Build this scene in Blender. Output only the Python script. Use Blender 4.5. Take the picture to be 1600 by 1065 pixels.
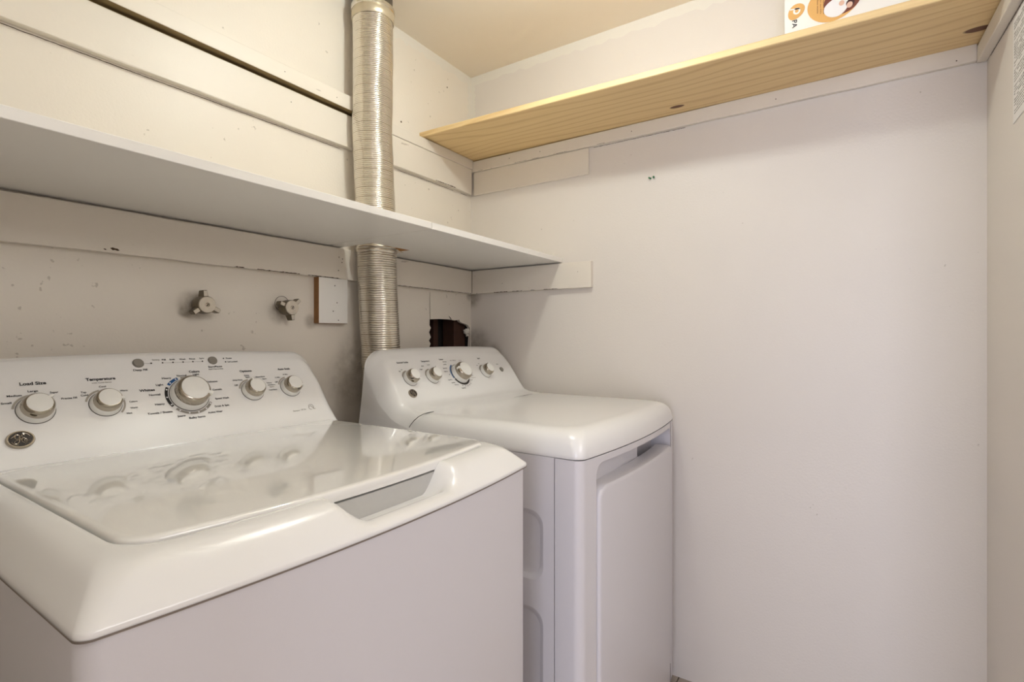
import bpy, bmesh, math, random
from mathutils import Vector, Matrix

random.seed(7)
for o in list(bpy.data.objects):
    bpy.data.objects.remove(o)
SC = bpy.context.scene
COL = SC.collection

# ------------------------------------------------------------------ camera
cam = bpy.data.cameras.new('camera')
cam.sensor_width = 36.0
cam.lens = 18.054
cam.shift_y = -0.0041
cam.clip_start = 0.02
camo = bpy.data.objects.new('camera', cam)
COL.objects.link(camo)
camo.location = (0, 0, 1.11)
camo.rotation_euler = (math.pi / 2, 0, -math.atan2(.836, .5488))
SC.camera = camo

# ------------------------------------------------------------------ world, exposure, lights
W = bpy.data.worlds.new('world')
W.use_nodes = True
W.node_tree.nodes['Background'].inputs[0].default_value = (0.85, 0.9, 1.0, 1)
W.node_tree.nodes['Background'].inputs[1].default_value = 0.3
SC.world = W
SC.view_settings.view_transform = 'Standard'
SC.view_settings.look = 'None'
SC.view_settings.gamma = 1.0
SC.view_settings.use_curve_mapping = False
SC.view_settings.exposure = 1.05


def area_light(name, loc, target, sx, sy, power, color):
    l = bpy.data.lights.new(name, 'AREA')
    l.shape = 'RECTANGLE'
    l.size, l.size_y = sx, sy
    l.energy = power
    l.color = color
    o = bpy.data.objects.new(name, l)
    COL.objects.link(o)
    o.location = loc
    o.rotation_euler = (Vector(target) - Vector(loc)).to_track_quat('-Z', 'Y').to_euler()
    return o


# daylight from the window side of the room the camera stands in, and an unseen fill light added to lift the darker walls
area_light('daylight', (-2.45, -0.30, 1.0), (1.0, 0.1, 0.75), 1.8, 1.8, 32, (0.735, 0.79, 1.0))
area_light('hall_fill', (0.40, -1.30, 1.98), (0.75, 1.3, 1.1), 0.8, 0.5, 4.2, (0.97, 0.985, 1.0))  # added fill, no such lamp is known
BULB = (0.93, 0.58, 2.075)
BULB_STRENGTH = 103
BULB_COLOR = (0.94, 0.995, 0.955, 1)

# ------------------------------------------------------------------ dimensions of the closet
XR = 1.70      # right wall
YB = 1.321     # back wall behind the machines
YF = -0.284    # front wall
XL = -0.12     # left wall with the doorway
ZC = 2.19      # ceiling


# ------------------------------------------------------------------ materials
def srgb(r, g, b):
    f = lambda c: (c / 255 / 12.92) if c / 255 <= 0.04045 else ((c / 255 + 0.055) / 1.055) ** 2.4
    return (f(r), f(g), f(b), 1)


def mat(name, col, rough=0.5, metal=0.0, bump=0.0, bscale=200.0, spec=None, coat=0.0,
        var=0.0, vscale=4.0, emit=None, estr=0.0, trans=0.0):
    m = bpy.data.materials.new(name)
    m.use_nodes = True
    nt = m.node_tree
    b = nt.nodes['Principled BSDF']
    b.inputs['Base Color'].default_value = col
    b.inputs['Roughness'].default_value = rough
    b.inputs['Metallic'].default_value = metal
    if spec is not None:
        b.inputs['Specular IOR Level'].default_value = spec
    if coat:
        b.inputs['Coat Weight'].default_value = coat
        b.inputs['Coat Roughness'].default_value = 0.03
    if emit:
        b.inputs['Emission Color'].default_value = emit
        b.inputs['Emission Strength'].default_value = estr
    tc = nt.nodes.new('ShaderNodeTexCoord')
    if var:
        n = nt.nodes.new('ShaderNodeTexNoise')
        n.inputs['Scale'].default_value = vscale
        n.inputs['Detail'].default_value = 6
        nt.links.new(tc.outputs['Object'], n.inputs['Vector'])
        mx = nt.nodes.new('ShaderNodeMix')
        mx.data_type = 'RGBA'
        mx.inputs[6].default_value = tuple(c * (1 - var) for c in col[:3]) + (1,)
        mx.inputs[7].default_value = tuple(min(1, c * (1 + var)) for c in col[:3]) + (1,)
        nt.links.new(n.outputs['Fac'], mx.inputs[0])
        nt.links.new(mx.outputs[2], b.inputs['Base Color'])
    if bump:
        n2 = nt.nodes.new('ShaderNodeTexNoise')
        n2.inputs['Scale'].default_value = bscale
        n2.inputs['Detail'].default_value = 3
        nt.links.new(tc.outputs['Object'], n2.inputs['Vector'])
        bp = nt.nodes.new('ShaderNodeBump')
        bp.inputs['Strength'].default_value = bump
        bp.inputs['Distance'].default_value = 0.001
        nt.links.new(n2.outputs['Fac'], bp.inputs['Height'])
        nt.links.new(bp.outputs['Normal'], b.inputs['Normal'])
    return m


def paint_mat(name, col, rough, bump=0.35, bscale=170, specks=0.69, stretch=None, dirt=(0.22, 0.16, 0.09, 1)):
    """old wall paint: faint blotches, orange-peel relief and small scattered scuffs"""
    m = mat(name, col, rough, bump=bump, bscale=bscale, var=0.035, vscale=3.0)
    nt = m.node_tree
    b = nt.nodes['Principled BSDF']
    tc = [n for n in nt.nodes if n.type == 'TEX_COORD'][0]
    base = b.inputs['Base Color'].links[0].from_socket
    mp = nt.nodes.new('ShaderNodeMapping')
    nt.links.new(tc.outputs['Object'], mp.inputs['Vector'])
    mp.inputs['Scale'].default_value = stretch or (1, 1, 1)
    n = nt.nodes.new('ShaderNodeTexNoise')
    n.inputs['Scale'].default_value = 62
    n.inputs['Detail'].default_value = 2
    nt.links.new(mp.outputs['Vector'], n.inputs['Vector'])
    n3 = nt.nodes.new('ShaderNodeTexNoise')
    n3.inputs['Scale'].default_value = 3.3
    nt.links.new(tc.outputs['Object'], n3.inputs['Vector'])
    ad = nt.nodes.new('ShaderNodeMath')
    ad.operation = 'MULTIPLY_ADD'
    ad.inputs[1].default_value = 0.35
    nt.links.new(n3.outputs['Fac'], ad.inputs[0])
    nt.links.new(n.outputs['Fac'], ad.inputs[2])
    r = nt.nodes.new('ShaderNodeMapRange')
    r.inputs['From Min'].default_value = specks + 0.225
    r.inputs['From Max'].default_value = specks + 0.265
    r.inputs['To Max'].default_value = 0.38
    nt.links.new(ad.outputs[0], r.inputs['Value'])
    mx = nt.nodes.new('ShaderNodeMix')
    mx.data_type = 'RGBA'
    nt.links.new(r.outputs['Result'], mx.inputs[0])
    nt.links.new(base, mx.inputs[6])
    mx.inputs[7].default_value = dirt
    nt.links.new(mx.outputs[2], b.inputs['Base Color'])
    return m


CREAM = srgb(229, 219, 202)
M_back = paint_mat('cream_wall_paint', srgb(233, 224, 210), 0.42)


def grime(m, spots, col=(0.16, 0.115, 0.055, 1)):
    """soft dirty halos that sit on the wall itself (x, y, z, radius, strength)"""
    nt = m.node_tree
    L = nt.links.new
    b = nt.nodes['Principled BSDF']
    base = b.inputs['Base Color'].links[0].from_socket
    ge = nt.nodes.new('ShaderNodeNewGeometry')
    nz = nt.nodes.new('ShaderNodeTexNoise')
    nz.inputs['Scale'].default_value = 45
    nz.inputs['Detail'].default_value = 5
    L(ge.outputs['Position'], nz.inputs['Vector'])
    for x, y, z, rad, st in spots:
        d = nt.nodes.new('ShaderNodeVectorMath')
        d.operation = 'DISTANCE'
        d.inputs[1].default_value = (x, y, z)
        L(ge.outputs['Position'], d.inputs[0])
        r = nt.nodes.new('ShaderNodeMapRange')
        r.interpolation_type = 'SMOOTHERSTEP'
        r.inputs['From Min'].default_value = rad * .25
        r.inputs['From Max'].default_value = rad
        r.inputs['To Min'].default_value = st * 2
        r.inputs['To Max'].default_value = 0
        L(d.outputs['Value'], r.inputs['Value'])
        mu = nt.nodes.new('ShaderNodeMath')
        mu.operation = 'MULTIPLY'
        mu.use_clamp = True
        L(r.outputs['Result'], mu.inputs[0])
        L(nz.outputs['Fac'], mu.inputs[1])
        mx = nt.nodes.new('ShaderNodeMix')
        mx.data_type = 'RGBA'
        L(mu.outputs[0], mx.inputs[0])
        L(base, mx.inputs[6])
        mx.inputs[7].default_value = col
        base = mx.outputs[2]
    L(base, b.inputs['Base Color'])


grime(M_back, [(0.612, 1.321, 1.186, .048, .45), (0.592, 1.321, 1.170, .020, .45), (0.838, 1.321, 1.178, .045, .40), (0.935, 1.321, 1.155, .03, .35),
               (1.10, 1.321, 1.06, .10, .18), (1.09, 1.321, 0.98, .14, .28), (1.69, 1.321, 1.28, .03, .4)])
M_right = paint_mat('pale_wall_paint', srgb(227, 219, 209), 0.5, specks=0.75)
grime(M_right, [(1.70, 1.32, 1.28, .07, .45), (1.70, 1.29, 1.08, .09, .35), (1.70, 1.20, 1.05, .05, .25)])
M_trim = paint_mat('painted_wood_trim', srgb(232, 223, 209), 0.42, bump=0.5, bscale=60, specks=0.74, stretch=(0.3, 0.3, 1))
M_ceil = mat('ceiling_paint', srgb(243, 233, 217), 0.8, bump=0.2, bscale=120, var=0.03)
M_shelf = mat('white_melamine', srgb(242, 238, 231), 0.4, bump=0.1, bscale=90, var=0.02, vscale=8)
M_white = mat('appliance_white', srgb(242, 240, 237), 0.22, coat=0.35)
M_body = mat('painted_steel_white', srgb(222, 218, 220), 0.38, bump=0.05, bscale=300, coat=0.08)
M_lid = mat('glossy_lid_white', srgb(243, 241, 236), 0.05, coat=1.0)
M_cap = mat('knob_white', srgb(240, 238, 232), 0.35)
M_chrome = mat('satin_chrome', srgb(176, 168, 154), 0.10, metal=1.0)
M_ring = mat('dark_ring', srgb(70, 62, 52), 0.5)
M_seam = mat('cover_seam', srgb(128, 116, 106), 0.6)
M_grey = mat('grey_plastic', srgb(140, 134, 124), 0.4)
M_black = mat('black_print', srgb(30, 27, 26), 0.6)
M_greyprint = mat('grey_print', srgb(150, 144, 134), 0.6)
M_blue = mat('blue_print', srgb(30, 84, 140), 0.6)
M_darkgap = mat('dark_gap', srgb(30, 26, 24), 0.8)
M_alu = mat('aluminium_duct', srgb(222, 216, 204), 0.20, metal=1.0, bump=0.15, bscale=70)
M_galv = mat('galvanised_steel', srgb(128, 120, 108), 0.4, metal=0.9, var=0.12, vscale=20)
M_tape = mat('foil_tape', srgb(208, 196, 172), 0.35, metal=0.7, bump=0.5, bscale=60)
M_brass = mat('tarnished_shaded_metal', srgb(112, 102, 84), 0.36, metal=0.8, var=0.25, vscale=60, bump=0.3, bscale=150)  # tarnish mottling; the sides' dark reflections are put into this colour
M_face = mat('brushed_handle_face', srgb(206, 198, 184), 0.38, metal=0.7, var=0.1, vscale=80)
M_raw = mat('raw_wood_edge', srgb(150, 108, 66), 0.8, var=0.25, vscale=90)
M_crack = mat('exposed_wood_crack', srgb(78, 60, 40), 0.9)
M_gapshade = mat('gap_shade_brown', srgb(134, 112, 74), 0.9, var=0.1, vscale=20)  # brown that stands in for the shade between board and cleat
M_recess_shade = mat('recess_shade_grey', srgb(196, 194, 190), 0.4)  # shade of the grip recess mixed into the plate's grey
M_plaster = mat('plaster', srgb(232, 226, 214), 0.8, bump=0.6, bscale=60)
M_cavity = mat('dark_cavity', srgb(34, 29, 27), 0.9)
M_stud = mat('old_stud_wood', srgb(78, 50, 38), 0.85, var=0.3, vscale=30)
M_green = mat('green_plastic', srgb(30, 112, 62), 0.4)
M_paper = mat('paper', srgb(236, 232, 228), 0.7)
M_boxw = mat('box_card', srgb(246, 243, 236), 0.5)
M_orange = mat('orange_ink', srgb(226, 176, 104), 0.55)
M_brown = mat('brown_ink', srgb(120, 66, 50), 0.6)
M_skin = mat('skin_ink', srgb(226, 188, 166), 0.6)
M_hair = mat('dark_ink', srgb(70, 36, 34), 0.6)
M_paleink = mat('pale_ink', srgb(240, 238, 238), 0.6)
M_porc = mat('porcelain', srgb(235, 232, 225), 0.3)
M_bulb = mat('bulb_glow', (1, 1, 1, 1), 0.4, emit=BULB_COLOR, estr=BULB_STRENGTH)


def pine_mat():
    m = bpy.data.materials.new('pine')
    m.use_nodes = True
    nt = m.node_tree
    L = nt.links.new
    b = nt.nodes['Principled BSDF']
    b.inputs['Roughness'].default_value = 0.5
    ge = nt.nodes.new('ShaderNodeNewGeometry')
    # knots sit at fixed world places on the board; grain bends around them
    knots = [(1.634, 0.452, 0.0105, 0.0225), (1.594, -0.252, 0.015, 0.027)]
    sep = nt.nodes.new('ShaderNodeSeparateXYZ')
    L(ge.outputs['Position'], sep.inputs[0])

    def M(op, a, bb=None, c=None):
        n = nt.nodes.new('ShaderNodeMath')
        n.operation = op
        for i, v in enumerate((a, bb, c)):
            if v is None:
                continue
            if isinstance(v, (int, float)):
                n.inputs[i].default_value = v
            else:
                L(v, n.inputs[i])
        return n.outputs[0]
    n0 = nt.nodes.new('ShaderNodeTexNoise')
    mp0 = nt.nodes.new('ShaderNodeMapping')
    mp0.inputs['Scale'].default_value = (5, 1.1, 5)
    L(ge.outputs['Position'], mp0.inputs['Vector'])
    L(mp0.outputs['Vector'], n0.inputs['Vector'])
    n0.inputs['Scale'].default_value = 1.0
    n0.inputs['Detail'].default_value = 1.5
    bend = M('MULTIPLY', n0.outputs['Fac'], 0.22)
    dist = None
    for kx, ky, rx, ry in knots:
        dx = M('DIVIDE', M('SUBTRACT', sep.outputs['X'], kx), rx)
        dy = M('DIVIDE', M('SUBTRACT', sep.outputs['Y'], ky), ry)
        d = M('SQRT', M('ADD', M('MULTIPLY', dx, dx), M('MULTIPLY', dy, dy)))
        dyw = M('MULTIPLY', dy, 0.35)
        d2 = M('ADD', M('MULTIPLY', dx, dx), M('MULTIPLY', dyw, dyw))
        bump = M('DIVIDE', M('MULTIPLY', dx, 0.012), M('ADD', M('MULTIPLY', d2, 0.5), 1.0))
        bend = M('SUBTRACT', bend, bump)
        dist = d if dist is None else M('MINIMUM', dist, d)
    xx = M('ADD', M('ADD', sep.outputs['X'], M('MULTIPLY', sep.outputs['Z'], 0.6)), bend)
    wv = M('SINE', M('MULTIPLY', xx, 150))
    n1 = nt.nodes.new('ShaderNodeTexNoise')
    mp1 = nt.nodes.new('ShaderNodeMapping')
    mp1.inputs['Scale'].default_value = (160, 3, 160)
    L(ge.outputs['Position'], mp1.inputs['Vector'])
    L(mp1.outputs['Vector'], n1.inputs['Vector'])
    n1.inputs['Scale'].default_value = 1.0
    n1.inputs['Detail'].default_value = 4
    wp = M('POWER', M('MULTIPLY_ADD', wv, 0.5, 0.5), 7.0)
    g = M('ADD', M('MULTIPLY', wp, 0.36), M('MULTIPLY', n1.outputs['Fac'], 0.5))
    cr = nt.nodes.new('ShaderNodeValToRGB')
    cr.color_ramp.elements[0].position = 0.1
    cr.color_ramp.elements[0].color = srgb(240, 212, 158)
    cr.color_ramp.elements[1].position = 0.9
    cr.color_ramp.elements[1].color = srgb(206, 168, 112)
    L(g, cr.inputs[0])
    kr = nt.nodes.new('ShaderNodeMapRange')
    kr.inputs['From Min'].default_value = 0.85
    kr.inputs['From Max'].default_value = 1.1
    kr.inputs['To Min'].default_value = 1
    kr.inputs['To Max'].default_value = 0
    L(dist, kr.inputs['Value'])
    mx = nt.nodes.new('ShaderNodeMix')
    mx.data_type = 'RGBA'
    L(kr.outputs['Result'], mx.inputs[0])
    L(cr.outputs['Color'], mx.inputs[6])
    mx.inputs[7].default_value = srgb(104, 62, 32)
    L(mx.outputs[2], b.inputs['Base Color'])
    return m


def tile_mat():
    m = bpy.data.materials.new('floor_tile')
    m.use_nodes = True
    nt = m.node_tree
    b = nt.nodes['Principled BSDF']
    b.inputs['Roughness'].default_value = 0.35
    b.inputs['Base Color'].default_value = srgb(186, 172, 156)
    return m


M_pine = pine_mat()
M_tile = tile_mat()
M_grout = mat('grout', srgb(120, 108, 94), 0.9)


# ------------------------------------------------------------------ object helpers
def smooth_obj(ob, angle=35):
    me = ob.data
    for p in me.polygons:
        p.use_smooth = True
    try:
        me.set_sharp_from_angle(angle=math.radians(angle))
    except Exception:
        pass


def obj(name, bm, m, parent=None, smooth=None, pos=None):
    """link a bmesh given in world coordinates as one object; children keep the root's origin"""
    bm.normal_update()
    me = bpy.data.meshes.new(name)
    if parent is not None:
        r = parent
        off = Vector((0, 0, 0))
        while r is not None:
            off += r.location
            r = r.parent
        bm.transform(Matrix.Translation(-off))
        loc = Vector((0, 0, 0))
    else:
        if pos is None:
            xs = [v.co for v in bm.verts]
            lo = Vector((min(c[i] for c in xs) for i in range(3)))
            hi = Vector((max(c[i] for c in xs) for i in range(3)))
            pos = Vector(((lo.x + hi.x) / 2, (lo.y + hi.y) / 2, lo.z))
        pos = Vector(pos)
        bm.transform(Matrix.Translation(-pos))
        loc = pos
    bm.to_mesh(me)
    bm.free()
    me.materials.append(m)
    ob = bpy.data.objects.new(name, me)
    COL.objects.link(ob)
    ob.location = loc
    if parent is not None:
        ob.parent = parent
    if smooth:
        smooth_obj(ob, smooth)
    return ob


def tag(o, label=None, cat=None, group=None, kind=None):
    for k, v in (('label', label), ('category', cat), ('group', group), ('kind', kind)):
        if v:
            o[k] = v
    return o


def thing(name, loc, label, cat, group=None):
    o = bpy.data.objects.new(name, None)
    o.empty_display_size = 0.05
    COL.objects.link(o)
    o.location = loc
    return tag(o, label, cat, group)


def BM():
    return bmesh.new()


def bx(bm, x0, x1, y0, y1, z0, z1):
    r = bmesh.ops.create_cube(bm, size=1)
    for v in r['verts']:
        v.co = Vector((x0 + (v.co.x + .5) * (x1 - x0), y0 + (v.co.y + .5) * (y1 - y0), z0 + (v.co.z + .5) * (z1 - z0)))
    return r['verts']


def box(x0, x1, y0, y1, z0, z1, bev=0.0, seg=2):
    bm = BM()
    bx(bm, x0, x1, y0, y1, z0, z1)
    if bev:
        bmesh.ops.bevel(bm, geom=bm.edges[:], offset=bev, segments=seg, affect='EDGES', profile=0.6)
    return bm


def loops(bm, rings, close0=False, close1=False, cyc=True):
    """skin a list of rings (lists of coordinates)"""
    vs = [[bm.verts.new(c) for c in r] for r in rings]
    n = len(rings[0])
    for a, b in zip(vs[:-1], vs[1:]):
        for i in range(n if cyc else n - 1):
            j = (i + 1) % n
            bm.faces.new((a[i], a[j], b[j], b[i]))
    if close0:
        bm.faces.new(list(reversed(vs[0])))
    if close1:
        bm.faces.new(vs[-1])
    return vs


def fix(bm):
    bmesh.ops.remove_doubles(bm, verts=bm.verts[:], dist=1e-6)
    bmesh.ops.recalc_face_normals(bm, faces=bm.faces[:])
    return bm


def lathe(prof, mtx, n=40, bm=None, cap0=True, cap1=True):
    """profile [(radius, height)] around local z, then placed by mtx"""
    bm = bm or BM()
    rings = []
    for r, h in prof:
        rings.append([mtx @ Vector((r * math.cos(2 * math.pi * i / n), r * math.sin(2 * math.pi * i / n), h)) for i in range(n)])
    loops(bm, rings, cap0, cap1)
    return bm


def poly_slab(outline, holes, to3, t0, t1, cuts=None):
    """flat plate from 2D outline and holes; to3(a, b, t) gives the point at depth t"""
    bm = BM()
    edges = []
    lps = []
    for lp in [outline] + holes:
        vs = [bm.verts.new((a, b, 0)) for a, b in lp]
        lps.append(vs)
        for i in range(len(vs)):
            edges.append(bm.edges.new((vs[i], vs[(i + 1) % len(vs)])))
    bmesh.ops.triangle_fill(bm, edges=edges, use_beauty=True, use_dissolve=False)
    if cuts:
        for c in cuts:
            bmesh.ops.bisect_plane(bm, geom=bm.verts[:] + bm.edges[:] + bm.faces[:], plane_co=(c, 0, 0), plane_no=(1, 0, 0))
    r = bmesh.ops.extrude_face_region(bm, geom=bm.faces[:])
    nv = [g for g in r['geom'] if isinstance(g, bmesh.types.BMVert)]
    s = set(nv)
    for v in bm.verts:
        a, b = v.co.x, v.co.y
        v.co = Vector(to3(a, b, t1 if v in s else t0))
    bmesh.ops.recalc_face_normals(bm, faces=bm.faces[:])
    return bm


def tube(bm, pts, r, n=8, mtx=None):
    pts = [Vector(p) for p in pts]
    rings = []
    for i, p in enumerate(pts):
        a = pts[max(0, i - 1)]
        b = pts[min(len(pts) - 1, i + 1)]
        d = (b - a).normalized()
        u = d.cross(Vector((0, 0, 1)))
        if u.length < 0.05:
            u = d.cross(Vector((1, 0, 0)))
        u.normalize()
        w = d.cross(u)
        rr = r[i] if isinstance(r, (list, tuple)) else r
        ring = [p + u * math.cos(2 * math.pi * k / n) * rr + w * math.sin(2 * math.pi * k / n) * rr for k in range(n)]
        if mtx:
            ring = [mtx @ c for c in ring]
        rings.append(ring)
    loops(bm, rings, True, True)
    return bm


def text_bm(s, width, height, bold=0.0):
    """flat lettering as mesh, centred on the origin in its local xy plane"""
    c = bpy.data.curves.new('t', 'FONT')
    c.body = s
    c.align_x = 'CENTER'
    c.align_y = 'CENTER'
    c.resolution_u = 3
    c.offset = bold
    o = bpy.data.objects.new('t', c)
    COL.objects.link(o)
    dg = bpy.context.evaluated_depsgraph_get()
    me = bpy.data.meshes.new_from_object(o.evaluated_get(dg))
    bm = BM()
    bm.from_mesh(me)
    bpy.data.objects.remove(o)
    bpy.data.curves.remove(c)
    bpy.data.meshes.remove(me)
    xs = [v.co.x for v in bm.verts]
    ys = [v.co.y for v in bm.verts]
    sx = width / (max(xs) - min(xs))
    sy = height / 0.73
    mx = (max(xs) + min(xs)) / 2
    my = 0.36 if align_mid(ys) else (max(ys) + min(ys)) / 2
    my = (max(ys) + min(ys)) / 2
    for v in bm.verts:
        v.co.x = (v.co.x - mx) * sx
        v.co.y = (v.co.y - my) * sy
    return bm


def align_mid(ys):
    return False


def rrect2(x0, x1, y0, y1, r, n=6):
    """2D rounded rectangle outline, counter-clockwise"""
    pts = []
    for cx, cy, a0 in ((x1 - r, y0 + r, -90), (x1 - r, y1 - r, 0), (x0 + r, y1 - r, 90), (x0 + r, y0 + r, 180)):
        for i in range(n + 1):
            a = math.radians(a0 + 90 * i / n)
            pts.append((cx + r * math.cos(a), cy + r * math.sin(a)))
    return pts


# ------------------------------------------------------------------ the closet shell
# back wall with its broken hole and the cut line above it
hole = [(1.448, 1.279), (1.4505, 1.279), (1.4505, 1.250), (1.4515, 1.215), (1.4520, 1.176), (1.513, 1.179), (1.574, 1.178), (1.600, 1.176), (1.623, 1.179), (1.628, 1.171),
        (1.645, 1.165), (1.661, 1.163), (1.678, 1.158), (1.690, 1.150), (1.697, 1.135), (1.698, 1.111), (1.694, 1.069), (1.695, 0.98),
        (1.448, 0.98), (1.446, 1.073), (1.452, 1.084), (1.443, 1.096), (1.454, 1.108), (1.444, 1.127), (1.454, 1.144), (1.446, 1.154), (1.4475, 1.176), (1.446, 1.215), (1.4465, 1.250)]
wb = poly_slab([(XL - .0, 0), (XR, 0), (XR, ZC), (XL, ZC)], [hole], lambda a, b, t: (a, YB + t, b), 0, 0.013)
tag(obj('wall_back', wb, M_back), kind='structure')
cav = BM()
bx(cav, XL, 1.44, YB + .0135, YB + .10, 0, ZC)      # framing and panel behind the board, left of the opening
bx(cav, 1.44, XR + .08, YB + .10, YB + .12, 0, ZC)
bx(cav, XR + .001, XR + .08, YB + .0135, YB + .10, 0, ZC)
tag(obj('wall_cavity', cav, M_cavity), kind='structure')
studs = thing('wall_stud', (1.62, YB + .06, 0.0), 'dark brown bare wood stud seen inside the broken wall hole beside the corner', 'stud')
obj('stud_board', box(1.625, 1.697, YB + .030, YB + .09, 0.0, 1.6, .002), M_stud, studs)
obj('side_stud', box(1.552, 1.580, YB + .075, YB + .095, 0.0, 1.6, .002), M_stud, studs)

wr = BM()
bx(wr, XR, XR + .08, YF - .1, YB, 0, ZC)
tag(obj('wall_right', wr, M_right), kind='structure')
wf = BM()
bx(wf, 0.95, XR, YF - .1, YF, 0, ZC)
bx(wf, XL, 0.95, YF - .1, YF, 2.03, ZC)
tag(obj('wall_front', wf, M_right), kind='structure')
wl = BM()
bx(wl, XL - .1, XL, 0.25, YB + .1, 0, ZC)
bx(wl, XL - .1, XL, YF - .1, 0.25, 2.03, ZC)
tag(obj('wall_left', wl, M_right), kind='structure')
tag(obj('ceiling', box(XL - .1, XR + .08, YF - .1, YB + .12, ZC, ZC + .06), M_ceil), kind='structure')

# tiled floor: each tile a piece over a grout bed
fl = obj('floor', box(-2.7, XR + .08, -1.6, YB + .12, -0.05, -0.003), M_grout)
tag(fl, kind='structure')
tile_me = None
TS = 0.406
for i in range(-7, 5):
    for j in range(-4, 4):
        x0, y0 = i * TS + 0.12, j * TS + 0.06
        x1, y1 = min(x0 + TS - .004, XR), min(y0 + TS - .004, YB)
        x0, y0 = max(x0, -2.6), max(y0, -1.5)
        if x1 - x0 < .03 or y1 - y0 < .03:
            continue
        obj('tile', box(x0, x1, y0, y1, -0.003, 0.0), M_tile, fl)

# the adjoining room the photograph is taken from (plain shell)
nw = BM()
bx(nw, -2.7, -2.6, -1.6, YB + .12, 0, ZC)
tag(obj('wall_west', nw, M_right), kind='structure')
nw = BM()
bx(nw, -2.6, XL - .1, YB, YB + .12, 0, ZC)
tag(obj('wall_north', nw, M_right), kind='structure')
nw = BM()
bx(nw, -2.6, XR, -1.6, -1.5, 0, ZC)
bx(nw, XR, XR + .08, -1.6, YF - .1, 0, ZC)
tag(obj('wall_south', nw, M_right), kind='structure')
nw = BM()
bx(nw, -2.7, XL - .1, -1.6, YB + .12, ZC, ZC + .06)
bx(nw, XL - .1, XR + .08, -1.6, YF - .1, ZC, ZC + .06)
tag(obj('ceiling_hall', nw, M_ceil), kind='structure')


# ------------------------------------------------------------------ painted battens and boards on the walls
def trim(n, verts_fn, m=M_trim):
    o = obj('trim_%d' % n, verts_fn, m)
    return tag(o, kind='structure')


def wobble(bm, amp=0.0012, cuts=24, axis=0):
    """subdivide along one axis and shake the edges a little, as hand-nailed painted boards are"""
    lo = min(v.co[axis] for v in bm.verts)
    hi = max(v.co[axis] for v in bm.verts)
    for i in range(1, cuts):
        co = [0, 0, 0]
        no = [0, 0, 0]
        co[axis] = lo + (hi - lo) * i / cuts
        no[axis] = 1
        bmesh.ops.bisect_plane(bm, geom=bm.verts[:] + bm.edges[:] + bm.faces[:], plane_co=co, plane_no=no)
    cache = {}
    for v in bm.verts:
        k = round(v.co[axis], 4), round(v.co.z, 3)
        if k not in cache:
            cache[k] = random.uniform(-amp, amp)
        v.co.z += cache[k]
    return bm


trim(1, wobble(box(XL, XR - .0185, YB - .019, YB, 1.287, 1.3800, .001, 1)))                 # batten below the white shelf
trim(2, wobble(box(XR - .0185, XR, 0.768, YB, 1.287, 1.3808, .002, 2), .0006, 8, 1))          # its return on the right wall
trim(3, wobble(box(XL, XR - .0185, YB - .019, YB, 1.698, 1.799, .0015, 1), .0008))             # wide board above the white shelf
t4 = trim(4, box(XL, 1.098, YB - .036, YB, 1.8085, 1.852, .0015, 1))
obj('gap_shade_strip', box(XL, 1.097, YB - .0352, YB - .001, 1.8076, 1.8086), M_gapshade, t4)  # thin strip added to darken the gap, shade as colour
obj('gap_shade_strip', box(XL, 1.097, YB - .019, YB - .0008, 1.7988, 1.7996), M_gapshade, t4)                            # cleat above it, left of the duct
trim(5, box(1.100, XR - .013, YB - .0215, YB, 1.7995, 1.838, .0015, 1))                         # cleat right of the duct
trim(6, wobble(box(XR - .0135, XR, YF + .02, YB, 1.790, 1.8335, .0015, 1), .0006, 20, 1))    # cleat under the pine shelf
trim(7, box(XR - .0085, XR, 0.782, YB - .0195, 1.694, 1.7895, .004, 3))                        # plastered-over board stub
c8 = box(0.96, XR - .004, YF, YF + .020, 1.767, 1.8065, .0015, 1)
for v in c8.verts:
    v.co.z += (v.co.x - 1.39) * .068
trim(8, c8)                      # cleat on the front wall


def crack(parent, pts, wmin, wmax, to3, step=0.004, keep=1.0):
    """irregular split / chipped paint line along a joint, as a thin raised sliver mesh"""
    bm = BM()
    total = []
    for (a0, b0), (a1, b1) in zip(pts[:-1], pts[1:]):
        L = math.hypot(a1 - a0, b1 - b0)
        n = max(2, int(L / step))
        for i in range(n):
            total.append((a0 + (a1 - a0) * i / n, b0 + (b1 - b0) * i / n))
    total.append(pts[-1])
    run = []
    alive = True
    count = 0
    for q in total + [None]:
        if count <= 0:
            alive = random.random() < keep
            count = random.randint(3, 14)
        count -= 1
        if q is not None and alive:
            run.append(q)
        else:
            if len(run) > 2:
                A, B = [], []
                for k, (a, b) in enumerate(run):
                    w = 0.0001 if k in (0, len(run) - 1) else random.uniform(wmin, wmax)
                    j = random.uniform(-.0004, .0004)
                    A.append(bm.verts.new(to3(a, b + j + w, 0.0005)))
                    B.append(bm.verts.new(to3(a, b + j - w, 0.0005)))
                for k in range(len(run) - 1):
                    bm.faces.new((A[k], A[k + 1], B[k + 1], B[k]))
            run = []
    if not bm.verts:
        bm.free()
        return
    o = obj('chipped_paint', bm, M_crack, parent)
    return o


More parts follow.
